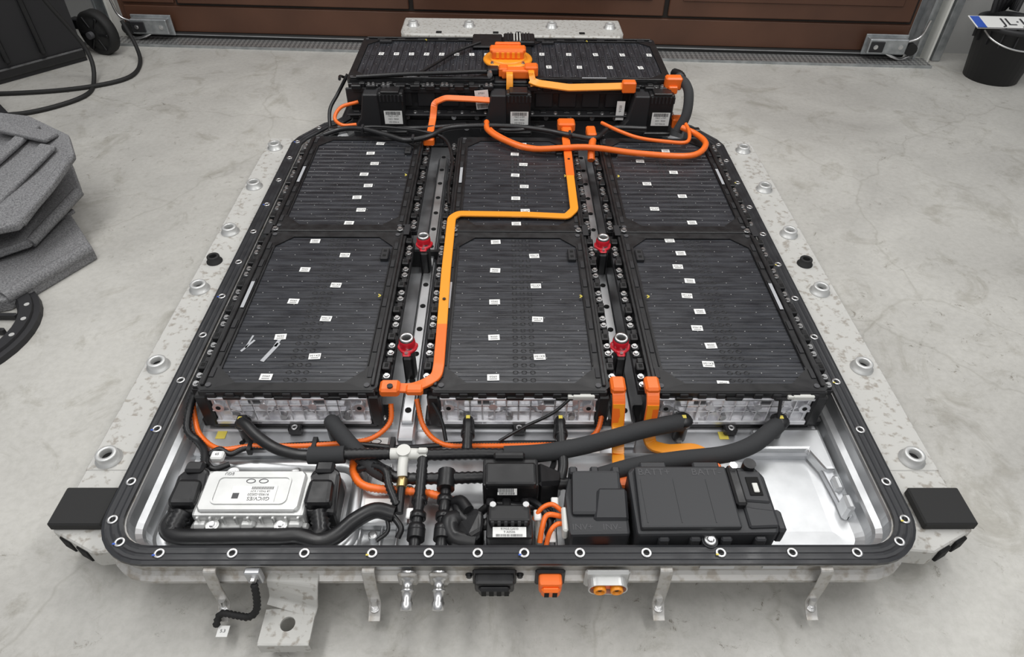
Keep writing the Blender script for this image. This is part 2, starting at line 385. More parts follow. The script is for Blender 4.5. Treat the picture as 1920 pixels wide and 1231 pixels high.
# ================================================================= PACK TRAY
def outline():
    p=[]; cx=.004
    xl,xr,y0=-.708,.716,.583; r=.085
    for k in range(9): a=-pi/2+pi/2*k/8; p.append((xr-r+r*math.cos(a),y0+r+r*math.sin(a)))
    for k in range(1,12): p.append((xr,y0+r+(2.09-y0-r)*k/12))
    p+= [(xr,2.08),(xr-.012,2.115),(xr-.075,2.215),(xr-.10,2.235),(.60,2.245),(.585,2.27),(.58,2.62),(.56,2.65),(-.55,2.65),(-.57,2.62),(-.575,2.27),(-.59,2.245),(xl+.10,2.235),(xl+.075,2.215),(xl+.012,2.115),(xl,2.08)]
    for k in range(11,0,-1): p.append((xl,y0+r+(2.09-y0-r)*k/12))
    for k in range(9): a=pi+pi/2*k/8; p.append((xl+r+r*math.cos(a),y0+r+r*math.sin(a)))
    return p
OL=outline()
t=B('battery_tray')
t.sweep(OL,[(-.10,.035),(-.06,.035),(-.03,.092),(.018,.098),(.020,.101),(.020,.108),(.012,.113),(.006,.118),(.005,.150),(.017,.153),(.018,.156),(-.02,.156)],SKIRT)
t.sweep(OL,[(-.017,.155),(-.021,.148),(-.024,.125),(-.034,.118),(-.038,.112),(-.042,.090),(-.056,.078),(-.10,.0765)],ALUB,smooth=False)
t.prism([(x*.93,.62+(y-.585)*.965) for x,y in OL],.066,.0767,ALUB)
t.box(-.655,.665,.845,.915,.07,.094,ALU,.004); t.box(-.655,.665,.905,2.18,.07,.098,ALU,.003)
for x0,x1 in ((-.232,-.196),(.228,.266)):
    t.box(x0,x1,.86,2.05,.095,.125,ALU,.004); t.box(x0+.006,x1-.006,.9,2.05,.125,.135,ALUB,.002)
    for k in range(14): t.cyl(((x0+x1)/2,.93+k*.085,.135),.007,.0015,HOLE,10)
for (x0,x1,y0,y1) in [(-.655,-.30,.632,.83)]:
    t.sweep(rrect(x0,x1,y0,y1,.045),[(-.018,.076),(-.012,.084),(-.004,.087),(.004,.087),(.012,.084),(.016,.076)],ALUB,smooth=True)
    t.sweep(rrect(x0+.035,x1-.035,y0+.03,y1-.03,.035),[(-.010,.076),(-.005,.081),(.005,.081),(.010,.076)],ALU,smooth=True)
# right bay steps
t.prism([(.52,.905),(.665,.905),(.665,.80),(.645,.80),(.625,.85),(.52,.85)],.076,.108,ALUB,.006,seg=2)
t.prism([(.54,.90),(.665,.90),(.665,.70),(.652,.70),(.635,.875),(.54,.875)],.076,.096,ALU,.005,seg=2)
for k in range(3): t.box(.648,.664,.70+k*.05,.735+k*.05,.076,.12-.010*k,ALUB,.005)
for x in (-.285,-.245,-.215,.065,.085): t.box(x,x+.006,.61,.83,.076,.084,ALUB,.002)
t.box(-.29,-.19,.68,.77,.076,.098,ALUB,.004); t.box(-.28,-.225,.70,.735,.098,.102,WHT,.001)
for x,y in [(-.255,.66),(-.60,.67),(-.63,.85),(-.30,.86),(.49,.87),(.36,.875),(.62,.86),(-.45,.865),(-.05,.86),(.12,.86)]:
    t.cyl((x,y,.076),.009,.02,ALUB,12); t.bolt(x,y,.096,.006)
for x,y in [(-.56,.875),(-.40,.87),(.05,.87),(.55,.875),(.16,.87),(-.33,.885)]: t.cyl((x,y,.0945),.006,.0006,HOLE,10)
for x in (-.30,.145):
    M=T(x,.868,.0945)@RZ(pi)
    t.box(-.045,.045,-.02,.02,0,.0006,WHT,M=M)
    t.text('HIGH VOLTAGE BATTERY',.006,INK,M@T(0,.010,.001)); t.text('Li-ion 697V',.005,INK,M@T(0,.002,.001))
    t.lathe([(.008,0),(.008,.0003),(.0065,.0004),(.0065,0)],INK,M@T(-.02,-.010,.0006)@Matrix.Diagonal((1.5,.8,1,1)),16,False,False,False)
    t.lathe([(.008,0),(.008,.0003),(.0065,.0004),(.0065,0)],INK,M@T(.014,-.010,.0006)@Matrix.Diagonal((1.5,.8,1,1)),16,False,False,False)
t.box(-.62,-.60,.885,.905,.0945,.0952,YEL); t.box(.45,.47,.885,.905,.0945,.0952,YEL)
for x in (-.20,.36,.47): t.box(x-.03,x+.03,.5705,.578,.135,.15,ALU)
t.done()

g=B('tray_gasket')
g.sweep(OL,[(-.0175,.1565),(-.0175,.1630),(-.012,.1650),(-.008,.1635),(-.003,.1635),(.0,.1650),(.004,.1635),(.009,.1635),(.012,.1650),(.0175,.1630),(.0175,.1565)],GASK)
fx=[-.599,-.475,-.352,-.236,-.139,-.055,.025,.121,.236,.365,.489,.602]
pos=[(x,.585) for x in fx]+[(-.675,.606),(.685,.606)]
for y in (.65,.73,.855,.988,1.13,1.27,1.41,1.55,1.69,1.83,1.97,2.08): pos+=[(-.706,y),(.714,y)]
pos+=[(-.655,2.185),(.66,2.19)]
for i,(x,y) in enumerate(pos):
    g.ring((x,y,.1630),.0095,.0048,.0035,STEEL,18); g.cyl((x,y,.1637),.0050,.001,HOLE,10)
    if i%3==0: g.box(x-.010,x-.005,y-.006,y-.003,.1665,.1672,YEL if i%2 else BLU,M=None)
g.done()

# side rails
def bushing(b,x,y,z,r=.021,dark=False):
    mt=RUB if dark else SILV
    b.lathe([(r*1.25,0),(r*1.25,.003),(r,.004),(r,.018),(r*.9,.020),(r*.62,.020),(r*.56,.018),(r*.56,0)],mt,T(x,y,z),24,True,False,False)
    b.cyl((x,y,z),r*.56,.006,HOLE if not dark else RUB,16)
for sgn,xo,xi,xb in ((-1,-.852,-.69,-.815),(1,.880,.70,.834)):
    r=B('side_mounting_rail')
    x0,x1=min(xo,xi),max(xo,xi)
    r.box(x0,x1,.80,2.235,.085,.10,RAILM,.003); r.box(x0+(.02 if sgn<0 else .01),x1-(.01 if sgn<0 else .02),.86,2.22,.0,.085,RAILM,.004)
    a=sorted((xo+0,xo-sgn*.095)); 
    poly=[(xo,.668),(xo,.81),(xi,.81),(xi,.63),(xo-sgn*.095,.622)]
    if sgn>0: poly=poly[::-1]
    r.prism(poly,.050,.098,RAILM,.003)
    r.box(a[0]-.003,a[1]+.003,.668,.750,.098,.118,RUB,.003)
    n0=V((xo,.668,0)); n1=V((xo-sgn*.095,.622,0)); dd=(n1-n0); ang=math.atan2(dd.y,dd.x)
    for ft in (.14,.56):
        q=n0+dd*(ft+.15); 
        r.box(-.015,.015,-.003,.006,.057,.090,HOLE,.002,M=T(q.x,q.y,0)@RZ(ang))
    for y in (.829,1.092,1.376,1.642,1.898,2.160): bushing(r,xb,y,.10)
    r.box(xb-.03,xb+.03,.70,.78,0,.05,RUB,.004)
    bushing(r,xb,1.498,.10,.017,True)
    r.done()
r=B('rear_mounting_beam'); r.prism([(-.455,3.02),(.50,3.005),(.515,3.05),(.515,3.22),(-.47,3.235),(-.47,3.06)],0,.20,RAILM,.006)
r.prism([(-.44,2.90),(.49,2.885),(.50,3.02),(-.455,3.03)],.0,.13,RAILM,.006); r.box(-.40,.45,2.64,2.92,.04,.10,RAILM,.004)
for x in (-.42,-.17,.20,.46): bushing(r,x,3.12-.015*x,.20,.022)
for x in (-.30,-.05,.05,.33): r.box(x-.012,x+.012,3.03,3.05,.198,.203,HOLE)
r.done()

# ================================================================= MODULES
TXT=['0950','EX150','0506','E1950']
def module(M,w,L,h,labels,nst=24,mirror=False,front=True,clipx=.22,cell=None,extra=None):
    """local: x in [-w/2,w/2], y in [0,L], z top = 0, bottom=-h"""
    cell=cell or CELL
    b=B('battery_module'); b.M=M
    b.box(-w/2+.006,w/2-.006,.016,L-.008,-h,-.012,BLK,.002)
    cx0,cx1=-w/2+.036,w/2-.032; cy0,cy1=.022,L-.022; st=(cy1-cy0)/nst
    for i in range(nst):
        y0=cy0+i*st; dz=random.uniform(-.0003,.0003)
        b.box(cx0-.01,cx1+.01,y0+.0005,y0+st-.0005,-.02,-.0045+dz,cell,.0008,seg=1)
        b.box(cx0,cx1,y0+st*.48,y0+st*.52,-.006,-.0041+dz,BLK)
        for k in range(-1,2):
            b.lathe([(.0045,0),(.0055,.0006),(.0045,.0010),(.0035,.0002)],BLK,T((.018*k)+.01,y0+st/2,-.0045+dz)@Matrix.Diagonal((1.2,1,1,1)),8,False,False,False)
        for fx in (-.44,-.30,-.16,.20,.34,.45):
            if (i+int(fx*50))%2: b.cyl((fx*(cx1-cx0)+random.uniform(-.001,.001),y0+st*.5,-.0046+dz),.0011,.0010,DASH,5)
    hw=w/2; c1=.010; c2=.040; iL=-hw+.034; iR=hw-.030; il0=.022; il1=L-.022
    outer=[(hw-c1,0),(hw,c1),(hw,L-c1),(hw-c1,L),(-hw+c1,L),(-hw,L-c1),(-hw,c1),(-hw+c1,0)]
    inner=[(iR-c2,il0),(iR,il0+c2),(iR,il1-c2),(iR-c2,il1),(iL+c2,il1),(iL,il1-c2),(iL,il0+c2),(iL+c2,il0)]
    vs=[(x,y,z) for z in(-.016,0) for x,y in outer]+[(x,y,z) for z in(-.016,-.001) for x,y in inner]; fs=[]
    for i in range(8):
        j=(i+1)%8; fs+= [[i,j,8+j,8+i],[16+j,16+i,24+i,24+j],[8+i,8+j,24+j,24+i]]
    b.add(vs,fs,BLK)
    iw=hw-.032
    for sg in (-1,1):
        b.box(sg*(hw-.010)-.004,sg*(hw-.010)+.004,.012,L-.012,0,.005,BLK,.0015)
        b.box(sg*(iw+.004)-.0015,sg*(iw+.004)+.0015,.07,L-.07,0,.002,BLK,.001)
        xo=sg*(hw+.010)
        b.box(xo-.011,xo+.011,.02,L-.02,-.035,-.020,BLKM,.001)
        n=int(L/.024)
        for k in range(n):
            y=.03+k*(L-.06)/(n-1)
            if k%4 in(0,1): b.bolt(xo+sg*.002,y,-.020+.006,.0052,h=.004); b.box(xo-.009,xo+.009,y-.008,y+.008,-.022,-.014,BLK,.0015)
            elif k%4==2:
                b.box(xo-.010,xo+.008,y-.010,y+.010,-.022,-.004,BLK,.002); b.box(xo-.004,xo+.004,y-.005,y+.005,-.004,-.0033,HOLE)
            else:
                b.box(xo-.003,xo+.010,y-.007,y+.007,-.022,-.010,BLK,.001)
        for k in range(int(L/.075)):
            y=.05+k*.075; b.box(sg*(hw-.020)-.005,sg*(hw-.020)+.005,y-.014,y+.014,0,.0016,BLKM,.0006)
        b.cyl((sg*(hw-.022),.014,0),.006,.002,GRY,12); b.cyl((sg*(hw-.022),L-.014,0),.006,.002,GRY,12)
    sm=-1 if not mirror else 1
    b.box(sm*(hw-.021)-.004,sm*(hw-.021)+.004,L*.45,L*.62,.0016,.0024,TAPE)
    lx=-sm*(iw-.012)
    b.box(lx-.010,lx+.010,L*.78,L*.78+.045,-.005,.006,BLKM,.002); b.box(lx-.004,lx+.004,L*.78+.008,L*.78+.016,.006,.0066,HOLE); b.box(lx-.004,lx+.004,L*.78+.028,L*.78+.036,.006,.0066,HOLE)
    b.tube([(lx*1.05,L*.52,.002),(lx*1.05+.005,L*.524,.004),(lx*1.05,L*.53,.005)],.0016,YEL,6)
    for k,(fx,fy) in enumerate(labels):
        x=-w/2+fx*w; y=fy*L; A=T(x,y,-.0032)@RZ(pi+random.uniform(-.08,.08))
        b.box(-.0125,.0125,-.0088,.0088,0,.0006,WHT,M=A); b.text(TXT[k%4],.0080,INK,A@T(0,-.002,.001)); b.box(-.008,.008,.0040,.0055,.0006,.0009,GRY,M=A)
    if extra:
        for (ax,ay,bx_,by_,ww) in extra:
            dd=V((bx_-ax,by_-ay,0)); b.box(0,dd.length,-ww/2,ww/2,-.004,-.0028,TAPE,M=T(ax,ay,0)@RZ(math.atan2(dd.y,dd.x)))
    if front:
        zt=-.016; zb=-h
        b.box(-hw+.004,hw-.004,-.003,.010,-.016,-.001,BLK,.002)
        for k in range(9):
            x=-hw+.03+k*(w-.06)/8; b.box(x-.009,x+.009,-.006,.002,-.019,-.005,BLKM,.0015); 
        for x in (-hw*.62,-.01,hw*.5): b.box(x-.018,x+.018,-.007,.0,-.024,-.014,BLK,.002)
        x0,x1=-hw+.018,hw-.022
        b.box(x0,x1,.004,.014,zb+.012,zt,CAST,.002)
        b.box(x0,x1,-.005,.006,zb+.006,zb+.018,CAST,.002); b.box(x0,x1,-.004,.006,zt-.012,zt-.004,CAST,.002)
        for k in range(13):
            x=x0+.012+k*(x1-x0-.024)/12; b.box(x-.0018,x+.0018,-.003,.006,zb+.014,zt-.008,CAST,.0008)
        b.box(x0,x1,-.002,.006,(zb+zt)/2-.0015,(zb+zt)/2+.0015,CAST,.0006)
        b.box(x0+.05,x1-.05,-.003,.006,(zb+zt)/2+.016,(zb+zt)/2+.020,CAST,.0006)
        for k in range(4):
            x=x0+.05+k*(x1-x0-.10)/3; A=T(x,.002,(zb+zt)/2)@RY((-1)**k*.65); b.box(-.032,.032,-.004,.004,-.0014,.0014,CAST,M=A)
        for x in (x0+.018,x1-.018):
            b.cyl((x,.006,zt-.030),.012,.014,CAST,18,'-y'); b.cyl((x,-.0081,zt-.030),.005,.001,HOLE,12,'-y')
        for x in (-hw*.3,hw*.25): b.cyl((x,.006,zt-.03),.009,.011,CAST,16,'-y')
        for x in (x0+.045,-.02,x1-.05):
            b.cyl((x,.006,zb+.030),.007,.012,STEEL,14,'-y')
        b.text('SL 040 0000 00',.007,GRY,T(-hw*.5,-.0058,zb+.012)@RX(pi/2))
        for x in (x0+.09,x1-.10): b.box(x-.012,x+.012,.0015,.005,zt-.036,zt-.018,GRY,.001)
        b.box(-hw*.96,hw*.94,-.004,.01,zb-.004,zb+.005,BLK,.002)
        b.box(-.014,.014,-.022,-.004,zb-.010,zb+.008,BLK,.003); b.ring((0,-.015,zb+.008),.007,.0035,.003,STEEL,12)
        b.box(-hw-.008,-hw+.018,-.004,.02,zb,zt,BLK,.004); b.box(hw-.022,hw+.004,-.004,.02,zb,zt,BLK,.004)
        b.box(-hw*.95,hw*.93,.018,.06,-.120,zb,BLK)
        for sx in (-1,1): 
            b.box(sx*hw-.018,sx*hw+.018,.004,.05,-.120,zb+.01,BLK,.003); b.bolt(sx*hw,.01,zb+.01,.006)
        if M.translation.x>-.3:
            b.box(hw-.075,hw-.030,-.010,.004,-.018,-.006,WPL,.002); b.box(hw-.085,hw-.070,-.009,.002,-.016,-.008,WPL,.001)
    return b.done()
def lab(fa,fb,n,lo=.07,hi=.93): return [((fa if k%2 else fb),lo+(hi-lo)*k/(n-1)) for k in range(n)]
ZT=.215; HM=.108
cols=[(-.452,.366),(.022,.366),(.473,.366)]
for ci,(cx,w_) in enumerate(cols):
    lf=[lab(.60,.36,9),lab(.62,.35,9),lab(.37,.42,10,.04,.95)][ci]
    lr=[lab(.62,.56,8,.06,.92),lab(.57,.50,8,.06,.92),lab(.33,.58,7,.08,.85)][ci]
    module(T(cx,.914,ZT),w_,.564,HM,lf,24,mirror=(ci==2),extra=[(-.072,.085,-.050,.14,.009),(-.056,.13,-.048,.165,.007),(-.125,.115,-.105,.15,.005),(-.118,.125,-.112,.165,.004)] if ci==0 else None)
    module(T(cx,1.492,ZT),w_,.530,.117,lr,22,mirror=(ci==2),front=False)
j=B('module_cross_brace')
for cx,w_ in cols:
    j.box(cx-w_/2-.01,cx+w_/2+.01,1.4795,1.4905,.10,.218,BLK,.002)
    for k in (-.5,.5): j.box(cx+k*w_-.008,cx+k*w_+.008,1.462,1.508,.2165,.220,BLKM,.001); j.bolt(cx+k*w_*.9,1.485,.218,.006)
j.box(-.67,.67,1.480,1.490,.10,.15,BLK); j.done()

# rear stacked double-decker
r=B('rear_module_carrier')
r.box(-.535,.545,2.19,2.60,.10,.225,BLK,.004)
r.box(-.54,.55,2.172,2.20,.205,.225,BLK,.003); r.box(-.535,.545,2.176,2.20,.10,.20,BLKM,.003)
r.box(-.54,.55,2.168,2.62,.222,.236,BLKM,.002)
r.box(-.53,.54,2.178,2.20,.236,.325,BLK,.002)
for k in range(14):
    x=-.51+k*.079
    r.box(x-.012,x+.010,2.160,2.18,.222,.238,BLK,.002)
    r.box(x-.030,x+.030,2.172,2.180,.25,.312,BLKM,.003)
    if k%2: r.bolt(x,2.165,.232,.005,axis='-y')
for k in range(14):
    x=-.50+k*.079; r.bolt(x,2.172,.212,.006,axis='-y'); r.bolt(x+.03,2.155,.2365,.0055)
r.box(-.54,.55,2.140,2.172,.230,.236,BLKM,.002)
for x in (-.50,-.27,-.14,.10,.22,.38,.52): r.cyl((x,2.170,.185),.010,.02,STEEL,14,'-y'); 
r.box(-.045,.065,2.18,2.60,.236,.335,BLK,.004)
r.box(-.015,.10,2.50,2.59,.335,.352,BLK,.004)
for k in range(8): r.box(0+k*.011,.004+k*.011,2.505,2.585,.352,.356,WPL if k in(2,3,4) else BLKM)
r.box(-.13,-.02,2.47,2.60,.335,.345,BLK,.004)
r.done()
for x0,x1 in ((-.535,-.045),(.065,.548)):
    L=x1-x0
    lb=[(.60,.06+.11*k) for k in range(8)] if x0<0 else [(.62,.08+.2*k) for k in range(5)]+[(.32,.18+.22*k) for k in range(4)]
    module(T(x1,2.385,.335)@RZ(pi/2),.395,L,.09,lb,20,front=False,cell=CELLR)
e=B('terminal_cover_strip')
for k in range(22):
    x=-.50+k*.0485
    if abs(x)<.05: continue
    e.box(x-.016,x+.016,2.155,2.180,.312,.328,BLK,.002)
    if k%4 in (1,2): e.bolt(x-.007,2.165,.328,.0045); e.bolt(x+.008,2.165,.328,.0045)
    if k%2==0: e.bolt(x,2.590,.3205,.005); e.box(x-.014,x+.014,2.582,2.61,.312,.3205,BLK,.002)
e.done()

for x in (-.385,.035,.508):
    u=B('cell_monitoring_unit')
    u.box(x-.042,x+.042,2.118,2.165,.185,.318,BLK,.006,seg=2)
    u.prism([(x-.13,0),(x-.04,0),(x-.04,.130),(x-.09,.130),(x-.105,.05),(x-.125,.02)],-.03,.025,BLKM,.004,M=T(0,2.14,.185)@RX(pi/2))
    u.box(x-.047,x+.047,2.113,2.165,.175,.19,BLK,.004)
    for k in range(7): u.box(x-.036+k*.012,x-.03+k*.012,2.115,2.119,.29,.312,BLKM,.001)
    u.box(x-.03,x+.03,2.112,2.16,.318,.326,BLK,.002)
    M=T(x+.004,2.1178,.236)@RX(pi/2)@RZ(pi); label(u,M,.060,.046,['91950-GI1','0506 1250','LB17 CMU'],.008,True)
    u.done()
s=B('warning_sticker'); M=T(-.085,2.150,.285)@RX(pi/2)@RZ(.1); label(s,M,.045,.065,['37501','GI090','LOT 12'],.009,True); s.box(.365,.392,2.144,2.146,.22,.285,WHT); s.text('9150',.012,INK,T(.3785,2.1435,.26)@RX(pi/2)@RZ(pi/2)); s.done()

# red collar posts
for x,y in ((-.2195,1.431),(.2455,1.428),(-.221,1.048),(.2435,1.05)):
    p=B('coolant_port_sleeve')
    p.lathe([(.015,.0),(.014,.08),(.012,.10)],STEEL,T(x+.002,y-.010,.12)@RX(-.05),20,True,True,False)
    p.box(x-.010,x+.012,y-.028,y+.012,.12,.2,BLK,.004)
    A=T(x,y,.210)
    p.prism([(-.022,-.004),(-.010,-.020),(.008,-.022),(.020,-.010),(.023,.006),(.010,.018),(-.008,.020),(-.020,.010)],-.005,.003,RED,.002,M=A)
    p.box(-.009,.009,-.030,-.013,-.005,.001,RED,.003,M=A); p.cyl((x,y-.024,.211),.004,.003,STEEL,10)
    p.lathe([(.017,0),(.018,.012),(.017,.020),(.016,.022)],RED,A,24,True,False,False)
    p.lathe([(.015,0),(.0155,.024),(.0145,.028),(.010,.028),(.009,.025),(.009,.0)],STEEL,A,24,True,False,False); p.cyl((x,y,.220),.0095,.001,HOLE,14)
    p.done()

# ================================================================= HV BUSBARS AND CABLES
z=.2215
b=B('flat_busbar')
b.bar([(-.149,1.10,z),(-.153,1.30,z),(-.153,1.535,z+.001),(-.135,1.556,z+.001),(.05,1.553,z+.001),(.160,1.545,z+.001),(.183,1.580,z+.001),(.185,1.77,z)],.023,.006,ORY,rnd=.010)
b.bar([(.185,1.765,z),(.187,1.90,z+.001),(.187,1.99,z+.002),(.192,2.05,z+.004),(.192,2.09,z+.004)],.025,.007,ORG,rnd=.01)
b.box(.165,.222,2.06,2.105,.215,.245,ORG,.005); b.box(.176,.21,2.02,2.06,.218,.236,ORG,.004)
b.bar([(-.149,1.105,z),(-.147,.975,z),(-.150,.948,z-.002),(-.172,.931,z-.004),(-.20,.925,z-.012),(-.245,.921,z-.006)],.023,.007,ORG,rnd=.012)
b.box(-.262,-.222,.902,.935,.205,.228,ORG,.005); b.box(-.210,-.175,.908,.930,.203,.220,ORG,.004); b.cyl((-.24,.912,.228),.006,.004,BLK,10)
for y,c in ((1.19,ORG),(1.86,ORG)): b.cyl((-.150 if y<1.5 else .187,y,z+.004),.004,.002,BLK,8)
b.done()
b=B('flat_busbar')
b.bar([(-.252,1.99,.226),(-.250,2.055,.232),(-.247,2.105,.245),(-.242,2.125,.285),(-.205,2.128,.300),(-.12,2.125,.298),(-.06,2.13,.292)],.022,.007,ORG,up=(0,-.4,1),rnd=.012)
b.box(-.27,-.235,1.965,2.0,.21,.235,ORG,.004); b.done()
b=B('flat_busbar')
b.bar([(.075,2.165,.345),(.10,2.148,.342),(.20,2.145,.330),(.33,2.15,.332),(.40,2.152,.334)],.026,.007,ORY,up=(0,-.6,1),rnd=.01)
b.box(.375,.42,2.135,2.165,.315,.352,ORG,.004); b.done()
for pts,name in (([(.222,.940,.222),(.222,.912,.220),(.223,.893,.20),(.224,.875,.15),(.222,.83,.125),(.219,.79,.12),(.219,.76,.12)],0),([(.292,.940,.222),(.292,.910,.220),(.292,.890,.2),(.290,.875,.125)],0)):
    b=B('flat_busbar'); 
    b.bar(pts[:4],.026,.007,ORG,up=(0,1,.2),rnd=.01); b.bar(pts[2:],.025,.007,ORY,up=(0,1,.4),rnd=.01)
    x=pts[0][0]; b.box(x-.015,x+.015,.905,.945,.208,.230,ORG,.005)
    if x>.25:
        b.bar([(.290,.877,.13),(.295,.855,.112),(.33,.846,.108),(.385,.85,.108),(.405,.835,.110),(.402,.79,.115),(.395,.75,.122)],.026,.008,ORY,rnd=.012); b.box(.378,.41,.745,.775,.11,.165,ORG,.004)
    else: b.box(.20,.24,.735,.775,.11,.14,ORG,.004)
    b.done()
def cable(name,pts,r,mt,**k):
    b=B(name); b.tube(pts,r,mt,**k); return b
cable('high_voltage_cable',[(-.07,2.09,.235),(-.063,2.03,.235),(-.01,1.965,.233),(.08,1.912,.232),(.245,1.918,.236),(.40,1.882,.235),(.56,1.868,.235),(.622,1.93,.24),(.612,2.01,.235),(.57,2.05,.24)],.0095,ORG).done()
cable('high_voltage_cable',[(-.07,2.10,.225),(-.04,2.03,.226),(.04,1.955,.224),(.13,1.925,.226),(.26,1.93,.225)],.006,ORG).done()
cable('high_voltage_cable',[(.31,2.08,.24),(.36,2.022,.24),(.42,1.978,.238),(.50,1.955,.238),(.565,1.948,.24),(.585,2.01,.245),(.58,2.08,.25)],.006,ORG).done()
cable('high_voltage_cable',[(-.50,2.16,.27),(-.555,2.14,.26),(-.575,2.11,.235),(-.545,2.08,.225),(-.50,2.085,.225)],.006,ORG).done()
b=cable('high_voltage_cable',[(.28,2.02,.225),(.265,1.94,.222),(.262,1.90,.20)],.012,ORG); b.box(.255,.285,1.99,2.05,.22,.245,ORG,.004); b.done()
c=B('hv_connector'); c.box(.555,.60,2.12,2.16,.20,.235,ORG,.005); c.box(.52,.575,2.155,2.19,.318,.36,ORG,.005); c.box(.53,.56,2.145,2.16,.31,.335,ORG,.003); c.done()
h=B('wiring_harness')
h.tube([(-.60,2.03,.215),(-.54,2.045,.228),(-.47,2.03,.236),(-.38,1.985,.236),(-.32,1.955,.236),(-.25,1.975,.240),(-.20,2.03,.24),(-.12,2.06,.235),(.0,2.07,.23),(.10,2.05,.23),(.20,2.0,.235),(.28,1.99,.23),(.34,2.06,.23),(.46,2.07,.225)],.009,BLK,cor=.0007,corp=.006)
h.tube([(-.56,2.06,.22),(-.45,2.07,.225),(-.36,2.05,.23),(-.28,2.02,.235),(-.20,1.97,.235),(-.17,1.85,.226),(-.172,1.70,.224),(-.165,1.60,.223)],.005,BLK)
h.tube([(-.40,2.10,.20),(-.34,2.06,.225),(-.26,2.055,.23),(-.14,2.10,.22)],.008,BLK); h.tube([(-.59,2.08,.20),(-.60,2.16,.24),(-.58,2.22,.27),(-.54,2.24,.33)],.006,BLK)
h.tube([(-.06,2.11,.21),(-.02,2.06,.222),(.04,2.055,.225),(.12,2.09,.22)],.007,BLK)
for p in ((-.30,1.962,.246),(-.47,2.03,.246),(.20,2.0,.245)): h.box(p[0]-.004,p[0]+.004,p[1]-.014,p[1]+.014,p[2]-.02,p[2]+.001,BLKM,.001)
for x,y in ((-.57,2.05),(-.22,2.0),(.30,2.02),(.62,2.06)): h.box(x-.014,x+.014,y-.012,y+.012,.205,.232,BLK,.003)
h.tube([(-.50,2.19,.342),(-.35,2.20,.348),(-.20,2.215,.348),(-.10,2.235,.345),(-.04,2.24,.342)],.007,BLK); h.tube([(-.30,2.21,.345),(-.25,2.30,.345),(-.18,2.42,.345),(-.10,2.50,.348)],.005,BLK)
h.tube([(-.56,2.20,.33),(-.58,2.30,.30),(-.58,2.4,.25)],.005,BLK)
h.done()
cable('coolant_hose',[(.565,2.20,.345),(.585,2.16,.34),(.592,2.12,.32),(.585,2.08,.27),(.56,2.06,.22)],.016,FOAM).done()
cable('coolant_hose',[(.56,2.24,.345),(.575,2.20,.35),(.585,2.17,.33)],.014,BLK,cor=.0015).done()

# service plug on rear stack
s=B('service_disconnect_plug')
A=T(.0,2.34,.336)
s.box(-.035,.045,2.26,2.40,.335,.346,BLK,.004)
s.lathe([(.084,.008),(.086,.012),(.083,.017),(.062,.019),(.060,.014)],ORY,A,36,True,True,False)
s.lathe([(.066,.008),(.066,.021),(.062,.023)],ORY,A,36)
s.box(-.055,.055,-.03,.03,.020,.050,ORG,.006,M=A,seg=2); s.box(-.062,.062,-.022,.022,.038,.054,ORG,.005,M=A); s.box(-.045,.045,.02,.035,.02,.060,ORG,.004,M=A)
for k in range(5): s.box(-.04+k*.018,-.03+k*.018,-.032,-.028,.026,.046,ORY,.001,M=A)
for a in range(4): s.bolt(.074*math.cos(a*pi/2+.78),2.34+.074*math.sin(a*pi/2+.78),.354,.005)
s.box(-.02,.09,2.195,2.235,.336,.365,ORG,.005,seg=2); s.box(.055,.10,2.20,2.24,.34,.376,ORG,.005); s.box(-.03,.0,2.20,2.24,.34,.370,ORG,.004)
s.bar([(.005,2.21,.36),(.006,2.175,.355),(.006,2.162,.33),(.006,2.155,.29)],.022,.006,ORY,up=(0,1,.3),rnd=.01)
s.bar([(.075,2.22,.365),(.078,2.178,.36),(.082,2.162,.345),(.085,2.155,.33)],.020,.006,ORY,up=(0,1,.3),rnd=.01)
s.box(-.07,-.03,2.225,2.26,.336,.358,BLK,.004); s.cyl((-.06,2.222,.347),.009,.02,STEEL,12,'-y')
s.done()

# ================================================================= FRONT BAY
u=B('battery_control_unit')
u.box(-.584,-.378,.672,.772,.098,.142,SILV,.006,seg=2)
u.prism([(-.570,.677),(-.394,.677),(-.388,.686),(-.388,.757),(-.396,.766),(-.568,.766),(-.576,.757),(-.576,.686)],.140,.150,SILV,.003)
u.sweep(rrect(-.552,-.415,.692,.750,.010),[(-.0025,.150),(-.002,.1525),(.002,.1525),(.0025,.150)],SILV)
u.box(-.590,-.372,.660,.676,.100,.116,SILV,.004)
for x in (-.570,-.483,-.396): u.box(x-.014,x+.014,.658,.676,.10,.126,SILV,.005); 
for x in (-.545,-.42): u.cyl((x,.662,.112),.012,.014,SILV,16); u.bolt(x,.662,.126,.006); u.cyl((x,.782,.076),.012,.044,SILV,16); u.bolt(x,.782,.120,.007)
for k in range(9): u.box(-.575+k*.023,-.570+k*.023,.668,.673,.104,.138,SILV,.001)
M=T(-.478,.712,.1505)@RZ(pi)
u.box(-.042,.042,-.018,.018,0,.0006,WHT,M=M); u.text('GI/CV/ES',.011,INK,M@T(-.012,.010,.001)); u.text('91950-GI020',.0075,INK,M@T(-.010,.001,.001)); u.text('LB TH23-1 0.2V',.0055,INK,M@T(-.012,-.006,.001))
u.box(.026,.038,-.002,.010,.0006,.0009,GRY,M=M)
for k in range(16): u.box(-.035+k*.0026,-.0338+k*.0026,-.016,-.010,.0006,.001,INK,M=M)
u.text('EGU',.009,GRY,T(-.535,.758,.1505)@RZ(pi)); 
M=T(-.490,.741,.1505); u.lathe([(.006,0),(.006,.0004),(.005,.0005),(.005,0)],GRY,M@Matrix.Diagonal((1.5,.8,1,1)),16,False,False,False); u.lathe([(.006,0),(.006,.0004),(.005,.0005),(.005,0)],GRY,M@T(.024,0,0)@Matrix.Diagonal((1.5,.8,1,1)),16,False,False,False)
